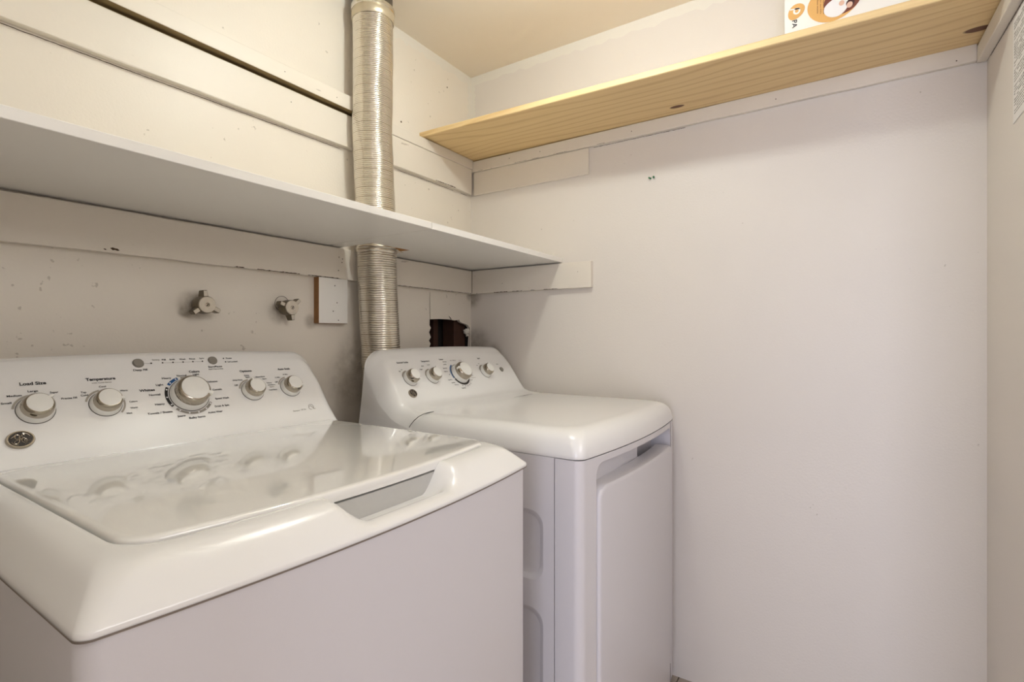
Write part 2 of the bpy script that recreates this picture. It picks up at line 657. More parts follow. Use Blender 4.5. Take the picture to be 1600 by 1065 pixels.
T1 = bpy.data.objects['trim_1']
T2 = bpy.data.objects['trim_2']
T3 = bpy.data.objects['trim_3']
T6 = bpy.data.objects['trim_6']
WB = bpy.data.objects['wall_back']
WR = bpy.data.objects['wall_right']
onB = lambda d: (lambda a, b, t: (a, YB - d - t, b))
onR = lambda d: (lambda a, b, t: (XR - d - t, a, b))
crack(T1, [(0.70, 1.2880), (1.02, 1.2880)], .0004, .0016, onB(.019), keep=.75)
crack(T1, [(1.17, 1.2880), (1.68, 1.2880)], .0004, .0013, onB(.019), keep=.95)
crack(T1, [(0.44, 1.297), (0.457, 1.294)], .001, .004, onB(.019))
crack(T1, [(0.428, 1.294), (0.434, 1.293)], .001, .003, onB(.019))
crack(T2, [(0.90, 1.2880), (1.30, 1.2880)], .0004, .0016, onR(.0185), keep=.8)
crack(T3, [(1.27, 1.700), (1.62, 1.700)], .0005, .002, onB(.019), keep=.45)
crack(WB, [(1.28, 1.6935), (1.67, 1.6935)], .0003, .0009, onB(0), keep=.7)
crack(WB, [(XL + .02, 1.6935), (1.04, 1.6935)], .0006, .0009, onB(0))
crack(T6, [(0.70, 1.791), (1.28, 1.791)], .0002, .0007, onR(.0135), keep=.6)
crack(WR, [(0.40, 1.7875), (0.775, 1.7875)], .0003, .0009, onR(0), keep=.8)
WFr = bpy.data.objects['wall_front']
crack(WFr, [(1.2, 1.7525), (1.66, 1.7838)], .0004, .0012, lambda a, b, t: (a, YF + t, b), keep=.9)
# vertical splits where battens meet in the corner
bmc = BM()
for z0, z1 in ((1.29, 1.38),):
    bx(bmc, XR - .0195, XR - .0183, YB - .0205, YB - .0185, z0, z1)
obj('chipped_paint', bmc, M_crack, T2)


def nail(parent, x, y, z, axis, r=0.0018):
    """small sunken nail or screw head"""
    if axis == 'Y':
        m4 = Matrix.Translation((x, y, z)) @ Matrix.Rotation(math.pi / 2, 4, 'X')
    elif axis == 'Yf':
        m4 = Matrix.Translation((x, y, z)) @ Matrix.Rotation(-math.pi / 2, 4, 'X')
    else:
        m4 = Matrix.Translation((x, y, z)) @ Matrix.Rotation(-math.pi / 2, 4, 'Y')
    bm = lathe([(r, -.001), (r, .0002), (r * .7, .0005)], m4, 8)
    return obj('nail_head', bm, M_crack, parent)


for x, z in ((1.021, 1.353), (1.019, 1.312), (1.034, 1.349), (1.032, 1.338)):
    nail(T1, x, YB - .019, z, 'Y')
for x, z in ((0.86, 1.765), (0.83, 1.832), (1.00, 1.828)):
    nail(bpy.data.objects['trim_4'] if z > 1.8 else T3, x, YB - (.036 if z > 1.8 else .019), z, 'Y', .0014)
for y, z in ((1.12, 1.813), (0.98, 1.812), (0.62, 1.81), (0.18, 1.808), (-0.225, 1.801)):
    nail(T6, XR - .0135, y, z, 'X', .0016)
for y, z in ((0.82, 1.345), (1.15, 1.322)):
    nail(T2, XR - .0185, y, z, 'X', .0013)
# torn paint bits on the upper back wall and faint marks
nail(WB, 1.30, YB, 1.868, 'Y', .0035)
nail(WB, 1.548, YB, 2.09, 'Y', .003)
# pale joint compound ridges at the ceiling corner
pl = BM()


def ridge(bm, a, b, w, n, up):
    a, b = Vector(a), Vector(b)
    n, up = Vector(n), Vector(up)
    N = 60
    A, B, Cc = [], [], []
    for i in range(N + 1):
        p = a.lerp(b, i / N)
        ww = w * (0.75 + 0.5 * random.random())
        A.append(bm.verts.new(p + n * 0.0012))
        B.append(bm.verts.new(p + up * ww * .6 + n * 0.0011))
        Cc.append(bm.verts.new(p + up * ww + n * 0.0001))
    for i in range(N):
        bm.faces.new((A[i], A[i + 1], B[i + 1], B[i]))
        bm.faces.new((B[i], B[i + 1], Cc[i + 1], Cc[i]))


ridge(pl, (0.9, YB, ZC), (XR, YB, ZC), .035, (0, -1, 0), (0, 0, -1))
ridge(pl, (XR, YB, ZC), (XR, YB, 1.845), .022, (0, -1, 0), (-1, 0, 0))
o = obj('joint_compound', pl, M_plaster, WB, smooth=60)
pl = BM()
ridge(pl, (XR, YB, ZC), (XR, YF, ZC), .035, (-1, 0, 0), (0, 0, -1))
ridge(pl, (XR, YB, ZC), (XR, YB, 1.845), .022, (-1, 0, 0), (0, -1, 0))
obj('joint_compound', pl, M_plaster, WR, smooth=60)

# crumbs of broken plaster round the hole
crumb = BM()
for cx, cz, r in ((1.678, 1.132, .012), (1.690, 1.138, .008), (1.686, 1.118, .007), (1.698, 1.129, .005)):
    rr = bmesh.ops.create_icosphere(crumb, subdivisions=2, radius=r)
    for v in rr['verts']:
        k = 1 + random.uniform(-.3, .3)
        v.co = Vector((cx + v.co.x * k, YB + .010 + v.co.y * .7 * k, cz + v.co.z * k))
obj('plaster_crumb', crumb, M_plaster, WB)
sp = BM()
tube(sp, [(1.556, YB - .0015, 1.192), (1.565, YB - .004, 1.183), (1.573, YB - .001, 1.174)], [.0006, .0016, .0005], 5)
obj('wood_splinter', sp, M_crack, WB)

# ------------------------------------------------------------------ white shelf with the duct cut-out
ws = thing('white_shelf', (0.8, 1.1, 1.386), 'long white melamine shelf on the back wall cut out around the silver duct', 'shelf')
ZS0, ZS1 = 1.3855, 1.4025
SY = 0.891
b1 = box(XL + .002, 0.9842, SY, YB - .001, ZS0, ZS1, .0008, 1)
obj('shelf_board', b1, M_shelf, ws)
o1 = [(0.9852, SY), (XR - .0015, SY), (XR - .0015, YB - .001), (1.190, YB - .001), (1.190, 1.170), (1.036, 1.170), (1.036, YB - .001), (0.9852, YB - .001)]
b2 = poly_slab(o1, [], lambda a, b, t: (a, b, t), ZS0, ZS1)
obj('shelf_board', b2, M_shelf, ws)
re = BM()
bx(re, 1.0355, 1.0372, 1.171, YB - .002, ZS0 + .0004, ZS1 - .0004)
bx(re, 1.0372, 1.1885, 1.1692, 1.1712, ZS0 + .0004, ZS1 - .0004)
bx(re, 1.1885, 1.1902, 1.171, YB - .002, ZS0 + .0004, ZS1 - .0004)
tag(obj('cutout_edge', re, M_raw, ws), 'bare brown chipboard edge')

# ------------------------------------------------------------------ pine shelf on the right wall
ps = BM()
X0, X1 = 1.391, XR - .001
rows = []
NY = 40
prof = [(X1, 0), (X0 + .002, 0), (X0, .002), (X0, .0165), (X0 + .0025, .019), (X1, .019)]
rings = []
for i in range(NY + 1):
    y = YF + .0015 + (YB - .003 - YF) * i / NY
    k = (YB - y) / 1.6
    ring = []
    for x, h in prof:
        f = (X1 - x) / (X1 - X0)
        z = 1.8375 - .005 * k + f * (.0045 - .026 * k)
        ring.append((x, y, z + h))
    rings.append(ring)
loops(ps, rings, True, True)
fix(ps)
tag(obj('pine_shelf', ps, M_pine), 'bare pine plank shelf with dark knots running high along the right wall', 'shelf')


# ------------------------------------------------------------------ flexible duct
def duct_axis(z):
    pts = [(1.02, 1.138), (1.082, 1.134), (1.20, 1.127), (1.39, 1.1185), (1.76, 1.1015), (2.043, 1.1045), (2.12, 1.104)]
    for (z0, x0), (z1, x1) in zip(pts[:-1], pts[1:]):
        if z <= z1:
            t = max(0, (z - z0) / (z1 - z0))
            return x0 + (x1 - x0) * t
    return pts[-1][1]


vd = thing('vent_duct', (1.11, 1.245, 0.5), 'ribbed silver aluminium vent duct rising behind the dryer through the white shelf', 'duct')


def duct_piece(z0, z1, rad, pitch, name):
    bm = BM()
    rings = []
    z = z0
    k = 0
    N = 64
    while z < z1:
        for ph, dr in ((0, 0), (.28, -.0003), (.5, -.0017 if k % 5 else -.0036), (.72, -.0003)):
            zz = z + ph * pitch * (1.25 if z < 1.39 else 1.0)
            cx = duct_axis(zz)
            ring = []
            for i in range(N):
                a = 2 * math.pi * i / N
                dent = .0006 * math.sin(3 * a + zz * 15) + .0003 * math.sin(7 * a - zz * 41)
                r = rad + dr + dent
                wz = .0016 * math.sin(a * 1 + 1.0) + .0006 * math.sin(zz * 60 + 2 * a)
                ring.append((cx + r * math.cos(a), 1.245 + r * math.sin(a), zz + wz))
            rings.append(ring)
        z += pitch * (1.25 if z < 1.39 else 1.0)
        k += 1
    loops(bm, rings)
    return obj(name, bm, M_alu, vd, smooth=80)


duct_piece(0.45, 2.102, 0.0615, 0.0056, 'flexible_tube')
# flange resting under the cut-out, tape collar and galvanised stub at the top
fm = Matrix.Translation((duct_axis(1.384), 1.245, 0))
obj('flange', lathe([(.0615, 1.372), (.0640, 1.3745), (.0640, 1.3765), (.0615, 1.379), (.0665, 1.381), (.0685, 1.3835), (.0615, 1.3845)], fm, 56, cap0=False, cap1=False), M_alu, vd, smooth=50)
fl2 = BM()
p0 = Vector((duct_axis(1.384) + .052, 1.212, 1.3825))
tri = [(p0.x - .012, p0.y - .02), (p0.x + .036, p0.y + .004), (p0.x + .004, p0.y + .04)]
for z in (1.3835, 1.3848):
    pass
obj('flange_tab', poly_slab(tri, [], lambda a, b, t: (a, b, t), 1.3836, 1.3850), M_alu, vd)
cm = Matrix.Translation((1.1045, 1.245, 0)) @ Matrix.Rotation(math.radians(4), 4, 'Y')
obj('foil_tape', lathe([(.0625, 2.005 + .085), (.0655, 2.094), (.0645, 2.112), (.0638, 2.122), (.0600, 2.125)], Matrix.Translation((1.1045, 1.245, 0)), 56, cap0=False, cap1=False), M_tape, vd, smooth=50)
obj('clamp_band', lathe([(.0640, 2.118), (.0668, 2.120), (.0668, 2.131), (.0640, 2.133)], Matrix.Translation((1.1045, 1.245, 0)), 56, cap0=False, cap1=False), M_alu, vd, smooth=50)
obj('galvanised_collar', lathe([(.0600, 2.11), (.0600, ZC - .001)], Matrix.Translation((1.1045, 1.245, 0)), 14, cap0=False, cap1=False), M_galv, vd)
sl = BM()
bx(sl, 1.092, 1.116, 1.180, 1.186, 2.125, 2.150)
obj('clamp_screw', sl, M_galv, vd)


# ------------------------------------------------------------------ water shut-off handles
def faucet(x, z, rot, label, back_x, gap):
    t = thing('shutoff_valve', (x, YB, z), label, 'valve', 'water shut-off valves on the back wall')
    base = Matrix.Translation((x, YB, z)) @ Matrix.Rotation(math.pi / 2, 4, 'X')
    spin = base @ Matrix.Rotation(rot, 4, 'Z')
    obj('stem', lathe([(.008, -.02), (.008, .02)], base, 16), M_brass, t)
    obj('handle_hub', lathe([(.0150, .010), (.0200, .014), (.0215, .028), (.0205, .041), (.0205, .0462)], base, 36), M_brass, t, smooth=30)
    obj('handle_face', lathe([(.0195, .0455), (.0195, .0480), (.0186, .0492), (.0060, .0486)], base, 36), M_face, t, smooth=30)
    for k in range(3):
        lug = BM()
        vs = bx(lug, -.0064, .0064, .015, .0350, .0180, .0450)
        for v in vs:
            if v.co.y > .03:
                v.co.x *= .8
                if v.co.z < .03:
                    v.co.z += .006
        bmesh.ops.bevel(lug, geom=lug.edges[:], offset=.0012, segments=2, affect='EDGES')
        lug.transform(spin @ Matrix.Rotation(2 * math.pi * k / 3, 4, 'Z'))
        lo_ = obj('handle_lug', lug, M_brass, t)
        lf = box(-.0044, .0044, .0205, .0338, .0449, .0456, .0003, 1)
        lf.transform(spin @ Matrix.Rotation(2 * math.pi * k / 3, 4, 'Z'))
        obj('lug_face', lf, M_face, lo_)
    sc = obj('screw', lathe([(.0050, .0480), (.0050, .0500), (.0036, .0508)], base, 16), M_chrome, t)
    sl = BM()
    bx(sl, -.0038, .0038, -.0007, .0007, .0505, .0512)
    sl.transform(base @ Matrix.Rotation(.8, 4, 'Z'))
    obj('screw_slot', sl, M_darkgap, sc)
    if gap:
        ring = BM()
        c = Matrix.Translation((back_x, YB - .0004, z + .012)) @ Matrix.Rotation(math.pi / 2, 4, 'X')
        lathe([(.0215, 0), (.0215, .0006), (.0205, .0006), (.0205, 0)], c, 40, ring, False, False)
        obj('hole_rim', ring, M_crack, t)
    return t


faucet(0.622, 1.186, math.radians(5), 'three-lobed metal water valve handle on the back wall, lobe pointing straight up', .61, False)
faucet(0.844, 1.190, math.radians(-50), 'three-lobed metal water valve handle in an open round hole near the wood block', .844, True)

# wood block below the batten
wbk = thing('wood_block', (1.0, YB, 1.15), 'small white painted wood block hanging below the batten beside the duct', 'wood block')
obj('block', box(0.9475, 1.0505, YB - .0225, YB - .0004, 1.1505, 1.2862, .0008, 1), M_shelf, wbk)
tag(obj('raw_edge', box(0.9462, 0.9476, YB - .0218, YB - .0004, 1.1508, 1.286), M_raw, wbk), 'bare brown sawn side')
tag(obj('bottom_edge', box(0.9480, 1.0500, YB - .0215, YB - .0004, 1.1495, 1.1506), M_raw, wbk), 'bare brown sawn underside')
for x, z in ((1.003, 1.264), (1.011, 1.213), (0.997, 1.187), (1.016, 1.160)):
    nail(wbk, x, YB - .0225, z, 'Y', .0018)

# two green push pins
for i, (y, z, lab) in enumerate(((0.558, 1.6425, 'left one of two tiny green push pins in the wall under the pine shelf'),
                                 (0.5475, 1.6435, 'right one of two tiny green push pins in the wall under the pine shelf'))):
    pin = lathe([(.0006, -.004), (.0022, 0), (.0030, .001), (.0030, .0022), (.0018, .0035), (.0018, .0075), (.0030, .0090), (.0030, .0105), (.0015, .0112)],
                Matrix.Translation((XR, y, z)) @ Matrix.Rotation(-math.pi / 2, 4, 'Y') @ Matrix.Rotation(.25 * (1 if i else -1), 4, 'X'), 14)
    tag(obj('push_pin', pin, M_green, smooth=40), lab, 'push pin', 'green push pins')

# ------------------------------------------------------------------ paper notice on the front wall
PX0, PX1, PZ0, PZ1 = 1.215, 1.452, 1.548, 1.76
nt_ = thing('paper_notice', (1.34, YF, PZ0), 'white printed paper sheet stuck to the front wall at the upper right', 'paper')
obj('sheet', box(PX0, PX1, YF + .0005, YF + .0014, PZ0, PZ1), M_paper, nt_)
tx = BM()
z = PZ1 - .012
random.seed(3)
while z > PZ0 + .012:
    x = PX1 - .010
    while x > PX0 + .012:
        w = random.uniform(.006, .022)
        if random.random() < .88:
            bx(tx, max(PX0 + .01, x - w), x, YF + .00145, YF + .0017, z, z + random.choice((.0014, .0018, .0018, .0026)))
        x -= w + .003
    z -= random.choice((.0055, .0055, .0055, .010))
tag(obj('print_lines', tx, M_greyprint, nt_), kind='stuff')
random.seed(11)

# ------------------------------------------------------------------ box on the pine shelf
BXF = 1.560
bxl = thing('printed_box', (1.62, -0.0, 1.842), 'white cardboard box printed with orange ovals and lettering standing on the pine shelf', 'box')
ybl, ybr = 0.1455, -0.215
obj('carton', box(BXF, 1.680, ybr, ybl, 1.8605, 2.08, .001, 1), M_boxw, bxl)


def on_box(bm, y, z, rot, lift=0.0006):
    """place flat artwork on the box front; local x runs to the viewer's right"""
    m4 = Matrix(((0, 0, -1, BXF - lift), (-1, 0, 0, y), (0, 1, 0, z), (0, 0, 0, 1)))
    bm.transform(m4 @ Matrix.Rotation(rot, 4, 'Z'))
    return bm


def ellipse(rx, rz, n=40, inner=None, blob=0.0):
    out = []
    for i in range(n):
        a = 2 * math.pi * i / n
        k = 1 + blob * math.sin(2 * a + .8) + blob * .5 * math.sin(3 * a)
        out.append((rx * k * math.cos(a), rz * k * math.sin(a)))
    hol = []
    if inner:
        hol = [[(inner * rx * math.cos(2 * math.pi * i / n), inner * rz * math.sin(2 * math.pi * i / n)) for i in range(n)]]
    return poly_slab(out, hol, lambda a, b, t: (a, b, t), 0, 0.0002)


art = obj('orange_oval', on_box(ellipse(.0172, .0225, blob=.06), 0.118, 1.976, -.5), M_orange, bxl)
obj('white_letter', on_box(ellipse(.0085, .0085, inner=.5), 0.1165, 1.9765, 0, .0010), M_boxw, art)
st = BM()
bx(st, -.0150, .0080, .0045, .0080, 0, .0002)
obj('white_letter', on_box(st, 0.1185, 1.9765, -.15, .0010), M_boxw, art)
obj('lettering', on_box(text_bm('PA', .0205, .0120, .01), 0.1215, 1.9440, -math.pi / 2, .0010), M_black, bxl)
art2 = obj('orange_blob', on_box(ellipse(.058, .050, blob=.05), 0.032, 1.972, 0), M_orange, bxl)
obj('photo_ground', on_box(ellipse(.040, .036, blob=.03), 0.014, 1.970, 0, .0010), M_brown, art2)
obj('photo_shirt', on_box(ellipse(.028, .026, blob=.12), 0.025, 1.958, .3, .0013), M_paleink, art2)
obj('photo_face', on_box(ellipse(.0065, .0075), -0.001, 1.952, -.3, .0018), M_skin, art2)
obj('photo_hair', on_box(ellipse(.0090, .0100), -.0025, 1.956, -.3, .0015), M_hair, art2)
obj('photo_face', on_box(ellipse(.0060, .0065), 0.016, 1.962, 0, .0018), M_skin, art2)
for k, s in enumerate(('for washable paint', 'low odor, zero VOCs', 'and less waste')):
    obj('small_lettering', on_box(text_bm(s, .050, .0032, .004), 0.0555 + .0065 * (k - 0), 1.9725 + .003 * k, -math.pi / 2, .0012), M_brown, art2)
for k, yy in enumerate((-.0700, -.0790)):
    obj('small_lettering', on_box(text_bm(('gallon', 'interior')[k], .030, .0040, .004), yy, 1.958, -math.pi / 2, .0012), M_black, bxl)


# ------------------------------------------------------------------ ceiling lamp (just above the picture)
cl = thing('ceiling_light', (BULB[0], BULB[1], ZC), 'white porcelain lampholder with a bare glowing bulb on the closet ceiling', 'lamp')
obj('lampholder', lathe([(.055, 0), (.055, -.012), (.030, -.022), (.026, -.050), (.020, -.055)], Matrix.Translation((BULB[0], BULB[1], ZC)), 32), M_porc, cl, smooth=40)
bl = BM()
bmesh.ops.create_uvsphere(bl, u_segments=24, v_segments=16, radius=.034)
bl.transform(Matrix.Translation(BULB))
obj('bulb', bl, M_bulb, cl, smooth=80)


# ------------------------------------------------------------------ machines: shared pieces
def sstep(a, b, x):
    t = min(1, max(0, (x - a) / (b - a)))
    return t * t * (3 - 2 * t)


def cover_ring(x0, x1, yf, yb, bow, r, ins, insf, insb, zf, nfront=110, nside=30, nback=12, nc=10):
    """one closed ring of the machine's top cover: rounded rectangle whose front edge bows forward"""
    xa, xb, ya, yb_ = x0 + ins, x1 - ins, yf + insf, yb - insb
    xm, hw = (x0 + x1) / 2, (x1 - x0) / 2
    pts = []

    def arc(cx, cy, a0):
        return [(cx + r * math.cos(math.radians(a0 + 90 * i / nc)), cy + r * math.sin(math.radians(a0 + 90 * i / nc))) for i in range(nc + 1)]
    pts += arc(xa + r, ya + r, 180)
    pts += [(xa + r + (xb - xa - 2 * r) * i / nfront, ya) for i in range(1, nfront)]
    pts += arc(xb - r, ya + r, 270)
    pts += [(xb, ya + r + (yb_ - ya - 2 * r) * i / nside) for i in range(1, nside)]
    pts += arc(xb - r, yb_ - r, 0)
    pts += [(xb - r - (xb - xa - 2 * r) * i / nback, yb_) for i in range(1, nback)]
    pts += arc(xa + r, yb_ - r, 90)
    pts += [(xa, yb_ - r - (yb_ - ya - 2 * r) * i / nside) for i in range(1, nside)]
    out = []
    for x, y in pts:
        q = max(-1, min(1, (x - xm) / hw))
        fall = max(0, 1 - (y - ya) / 0.30)
        yy = y - bow * (1 - q * q) * fall
        out.append((x, yy, zf(x, yy)))
    return out


def catmull(P, sub=4):
    out = []
    n = len(P)
    for i in range(n - 1):
        p0, p1, p2, p3 = P[max(0, i - 1)], P[i], P[i + 1], P[min(n - 1, i + 2)]
        for k in range(sub):
            t = k / sub
            out.append(tuple(0.5 * ((2 * p1[j]) + (-p0[j] + p2[j]) * t + (2 * p0[j] - 5 * p1[j] + 4 * p2[j] - p3[j]) * t * t + (-p0[j] + 3 * p1[j] - 3 * p2[j] + p3[j]) * t ** 3) for j in range(2)))
    out.append(P[-1])
    return out


def console(x0, x1, Mp, Sp, crown, parent, E=0.096):
    Mc, Scv = catmull(Mp), catmull(Sp)
    half = (x1 - x0) / 2
    xm = (x0 + x1) / 2
    ktop = max(range(len(Mc)), key=lambda i: Mc[i][1])
    es = [E * (1 - math.cos(math.pi / 2 * i / 16)) for i in range(17)]
    xs = [x0 + e for e in es] + [x0 + E + (x1 - x0 - 2 * E) * i / 24 for i in range(1, 24)] + [x1 - e for e in reversed(es)]
    bm = BM()
    rings = []
    for x in xs:
        e = min(x - x0, x1 - x)
        c = (math.sqrt(max(0, 1 - (1 - (.13 + .87 * min(1, e / .042))) ** 2)) - .4931) / .5069
        ct = math.sqrt(max(0, 1 - (1 - min(1, e / .068)) ** 2)) ** 1.15
        ring = []
        q = (x - xm) / half
        for k_, ((my, mz), (sy, sz)) in enumerate(zip(Mc, Scv)):
            wt = sstep(1.0, 1.06, mz) if k_ < ktop else 1.0
            cc = c * (1 - wt) + ct * wt
            z = sz + (mz - sz) * cc
            y = sy + (my - sy) * cc
            wgt = sstep(crown[1], crown[1] + .02, mz)
            z -= crown[0] * q * q * wgt
            ring.append((x, y, z))
        rings.append(ring)
    vs = loops(bm, rings, cyc=False)
    bm.faces.new(vs[0])
    bm.faces.new(list(reversed(vs[-1])))
    bmesh.ops.recalc_face_normals(bm, faces=bm.faces[:])
    return obj('control_panel', bm, M_white, parent, smooth=30)


S_DRY = [(.962, .856), (.988, .866), (1.015, .873), (1.045, .885), (1.071, .904), (1.082, .912), (1.095, .924), (1.107, .939),
         (1.130, .972), (1.142, .996), (1.147, 1.009), (1.150, 1.018), (1.152, 1.022), (1.163, .94), (1.177, .86)]
M_DRY = [(.945, .9055), (.970, .9065), (1.000, .910), (1.022, .918), (1.037, .9343), (1.055, .9598), (1.075, .9882), (1.095, 1.0166),
         (1.113, 1.0422), (1.124, 1.057), (1.140, 1.071), (1.158, 1.076), (1.168, 1.062), (1.174, .95), (1.177, .86)]
M_WSH = [(1.0552, .9000), (1.0552, .9097), (1.0563, .9118), (1.0717, .935), (1.085, .955), (1.105, .985), (1.125, 1.015), (1.145, 1.045),
         (1.160, 1.0668), (1.170, 1.075), (1.182, 1.078), (1.195, 1.074), (1.205, 1.055), (1.216, .95), (1.223, .86)]
S_WSH = [(y + .0375, z + .004) for y, z in S_DRY]
S_WSH[0] = (1.0400, .860)
S_WSH[-1] = (1.223, .86)


class Face:
    """the slanted front of a control panel: x, distance w up the slope and height h off it"""

    def __init__(s, y0, z0, slope):
        s.L = math.hypot(1, slope)
        s.o = Vector((0, y0, z0))
        s.u = Vector((0, 1 / s.L, slope / s.L))
        s.n = Vector((0, -slope / s.L, 1 / s.L))

    def m(s, x, w, h=0.0, rot=0.0):
        p = s.o + s.u * w + s.n * h + Vector((x, 0, 0))
        m4 = Matrix(((1, s.u.x, s.n.x, p.x), (0, s.u.y, s.n.y, p.y), (0, s.u.z, s.n.z, p.z), (0, 0, 0, 1)))
        return m4 @ Matrix.Rotation(rot, 4, 'Z')


def caption(face, parent, s, x, w, width, height, m=None, bold=.006):
    bm = text_bm(s, width, height, bold)
    bm.transform(face.m(x, w, .0007))
    return obj('caption', bm, m or M_black, parent)


def arc_band(face, parent, x, w, r0, r1, a0, a1, m, name='dial_mark', h=.0006):
    bm = BM()
    n = max(4, int(abs(a1 - a0) / 4))
    ri = []
    ro = []
    for i in range(n + 1):
        a = math.radians(a0 + (a1 - a0) * i / n)
        ri.append(bm.verts.new((r0 * math.cos(a), r0 * math.sin(a), 0)))
        ro.append(bm.verts.new((r1 * math.cos(a), r1 * math.sin(a), 0)))
    for i in range(n):
        bm.faces.new((ri[i], ro[i], ro[i + 1], ri[i + 1]))
    bm.transform(face.m(x, w, h))
    return obj(name, bm, m, parent)


def dot(bm, face, x, w, r, h=.0009):
    lathe([(r, 0), (r, .0003)], face.m(x, w, h), 10, bm)


def knob(face, parent, x, w, R, r, H, notch, label=None):
    """white skirt, chrome bezel, white cap and chrome pointer notch"""
    k = obj('knob', lathe([(R * 1.02, 0), (R * 1.02, .0015), (R, .0025), (R * .97, H * .30), (R * .93, H * .42), (r * 1.02, H * .44)], face.m(x, w), 56), M_cap, parent, smooth=30)
    obj('bezel', lathe([(R * .90, H * .42), (R * .905, H * .50), (r * 1.22, H * .80), (r * 1.10, H * .93), (r * 1.01, H * .985), (r * .97, H * .985)], face.m(x, w), 56), M_chrome, k, smooth=40)
    obj('cap', lathe([(r * .985, H * .80), (r * .985, H * .995), (r * .95, H * 1.02), (r * .5, H * 1.035), (r * .02, H * 1.04)], face.m(x, w), 48), M_cap, k, smooth=30)
    nb = BM()
    bx(nb, r * .84, r * 1.30, -r * .13, r * .13, H * .66, H * 1.03)
    bmesh.ops.bevel(nb, geom=nb.edges[:], offset=r * .03, segments=1, affect='EDGES')
    nb.transform(face.m(x, w, 0, math.radians(notch)))
    obj('pointer', nb, M_cap, k)
    rib = BM()
    lathe([(R * 1.055, 0), (R * 1.055, .0010)], face.m(x, w), 48, rib)
    obj('dark_skirt_ring', rib, M_ring, k)
    return k


def button(face, parent, x, w, r):
    b_ = obj('button', lathe([(r * 1.12, 0), (r * 1.12, .0006), (r, .0007), (r, .0030), (r * .9, .0038), (r * .1, .0038)], face.m(x, w), 32), M_grey, parent, smooth=40)
    return b_


def monogram(face, parent, x, w, rx, ry, rot=0.0):
    """oval badge: chrome rim, dark field, script monogram in an ornamental ring"""
    def oval(prof):
        bm = lathe(prof, Matrix.Identity(4), 48)
        bm.transform(face.m(x, w) @ Matrix.Diagonal((rx, ry, 1, 1)))
        return bm
    b_ = obj('badge', oval([(1.0, 0), (1.0, .003), (.93, .0048), (.85, .0048), (.82, .0038), (.1, .0038)]), M_chrome, parent, smooth=40)
    obj('badge_field', oval([(.80, .0036), (.80, .0042), (.05, .0042)]), mat('badge_dark', srgb(40, 32, 28), .3), b_)
    st = BM()
    G = [(-.06, .36), (-.16, .44), (-.28, .40), (-.36, .22), (-.30, .04), (-.18, .02), (-.08, .14), (-.04, .34), (-.06, .10), (-.12, -.22), (-.22, -.40), (-.36, -.42), (-.42, -.30), (-.34, -.16), (-.14, -.06), (.04, .02)]
    Ee = [(.30, .30), (.26, .42), (.14, .42), (.08, .28), (.14, .14), (.26, .10), (.12, .08), (.04, -.10), (.08, -.30), (.24, -.36), (.38, -.22), (.36, -.04), (.24, -.02), (.20, -.14), (.28, -.20)]
    for P in (G, Ee):
        C2 = catmull(P, 4)
        tube(st, [(a * rx * 1.05, b * ry * 1.15, .0044) for a, b in C2], rx * .036, 5)
    for k in range(4):
        a0 = math.radians(90 * k + 20)
        C2 = []
        for i in range(9):
            t = i / 8
            a = a0 + math.radians(55) * t
            rr = .68 - .12 * math.sin(math.pi * t) * (1 if k % 2 else -.2)
            C2.append((math.cos(a) * rr * rx, math.sin(a) * rr * ry, .0043))
        tube(st, C2, [rx * .02 + rx * .022 * math.sin(math.pi * i / 8) for i in range(9)], 5)
    st.transform(face.m(x, w))
    obj('monogram', st, M_chrome, b_)
    return b_


# ------------------------------------------------------------------ washing machine
wa = thing('washing_machine', (0.496, 0.85, 0.0), 'large white top-loading washing machine with slanted dial panel at the left', 'washing machine')
WX0, WX1, WYF, WYB = 0.152, 0.842, 0.515, 1.223
BOW = 0.025


def w_notch(x):
    return sstep(.408, .452, x) * (1 - sstep(.590, .640, x))


def w_ring(t, z, zn=None, rr=None, extra=0.0):
    r = .012 + .030 * min(1, t) if rr is None else rr
    def zf(x, y):
        if zn is None or y > .66:
            return z
        n = w_notch(x)
        return z + (min(z, zn) - z) * n if zn < z else z + (zn - z) * n
    return cover_ring(WX0, WX1, WYF, WYB, BOW, r, .053 * t + extra, .065 * t + extra, .176 * t + extra, zf)


bm = BM()
prof = [(.05, .860, None), (.02, .862, None), (0, .8645, None), (0, .8680, None), (.015, .8700, .8695), (.10, .8755, .8735), (.20, .8820, .8760), (.30, .8885, .8765),
        (.40, .8945, .8745), (.48, .8985, .8710), (.56, .9015, .8680), (.65, .9040, .8660), (.76, .9060, .8645), (.90, .9072, .8635), (.97, .9076, .8635), (1.0, .9070, .8640), (1.005, .9010, .8700), (1.01, .8860, .8860)]
rings = [w_ring(t, z, zn) for t, z, zn in prof]
rings.append(w_ring(1.10, .8850, None))
vs = loops(bm, rings)
bm.faces.new(vs[-1])
bmesh.ops.recalc_face_normals(bm, faces=bm.faces[:])
obj('top_cover', bm, M_white, wa, smooth=50)

# back plate of the grip recess, its shade painted in as grey
gr = BM()
gy = lambda x: WYF + .0655 - BOW * (1 - ((x - .497) / .345) ** 2)
rings = []
for i in range(21):
    x = .412 + (.632 - .412) * i / 20
    rings.append([(x, gy(x) - .0015, .8625), (x, gy(x) - .0015, .8935), (x, gy(x) + .006, .8935), (x, gy(x) + .006, .8625)])
loops(gr, rings, True, True)
bmesh.ops.recalc_face_normals(gr, faces=gr.faces[:])
obj('shaded_recess_back', gr, M_recess_shade, wa, smooth=40)

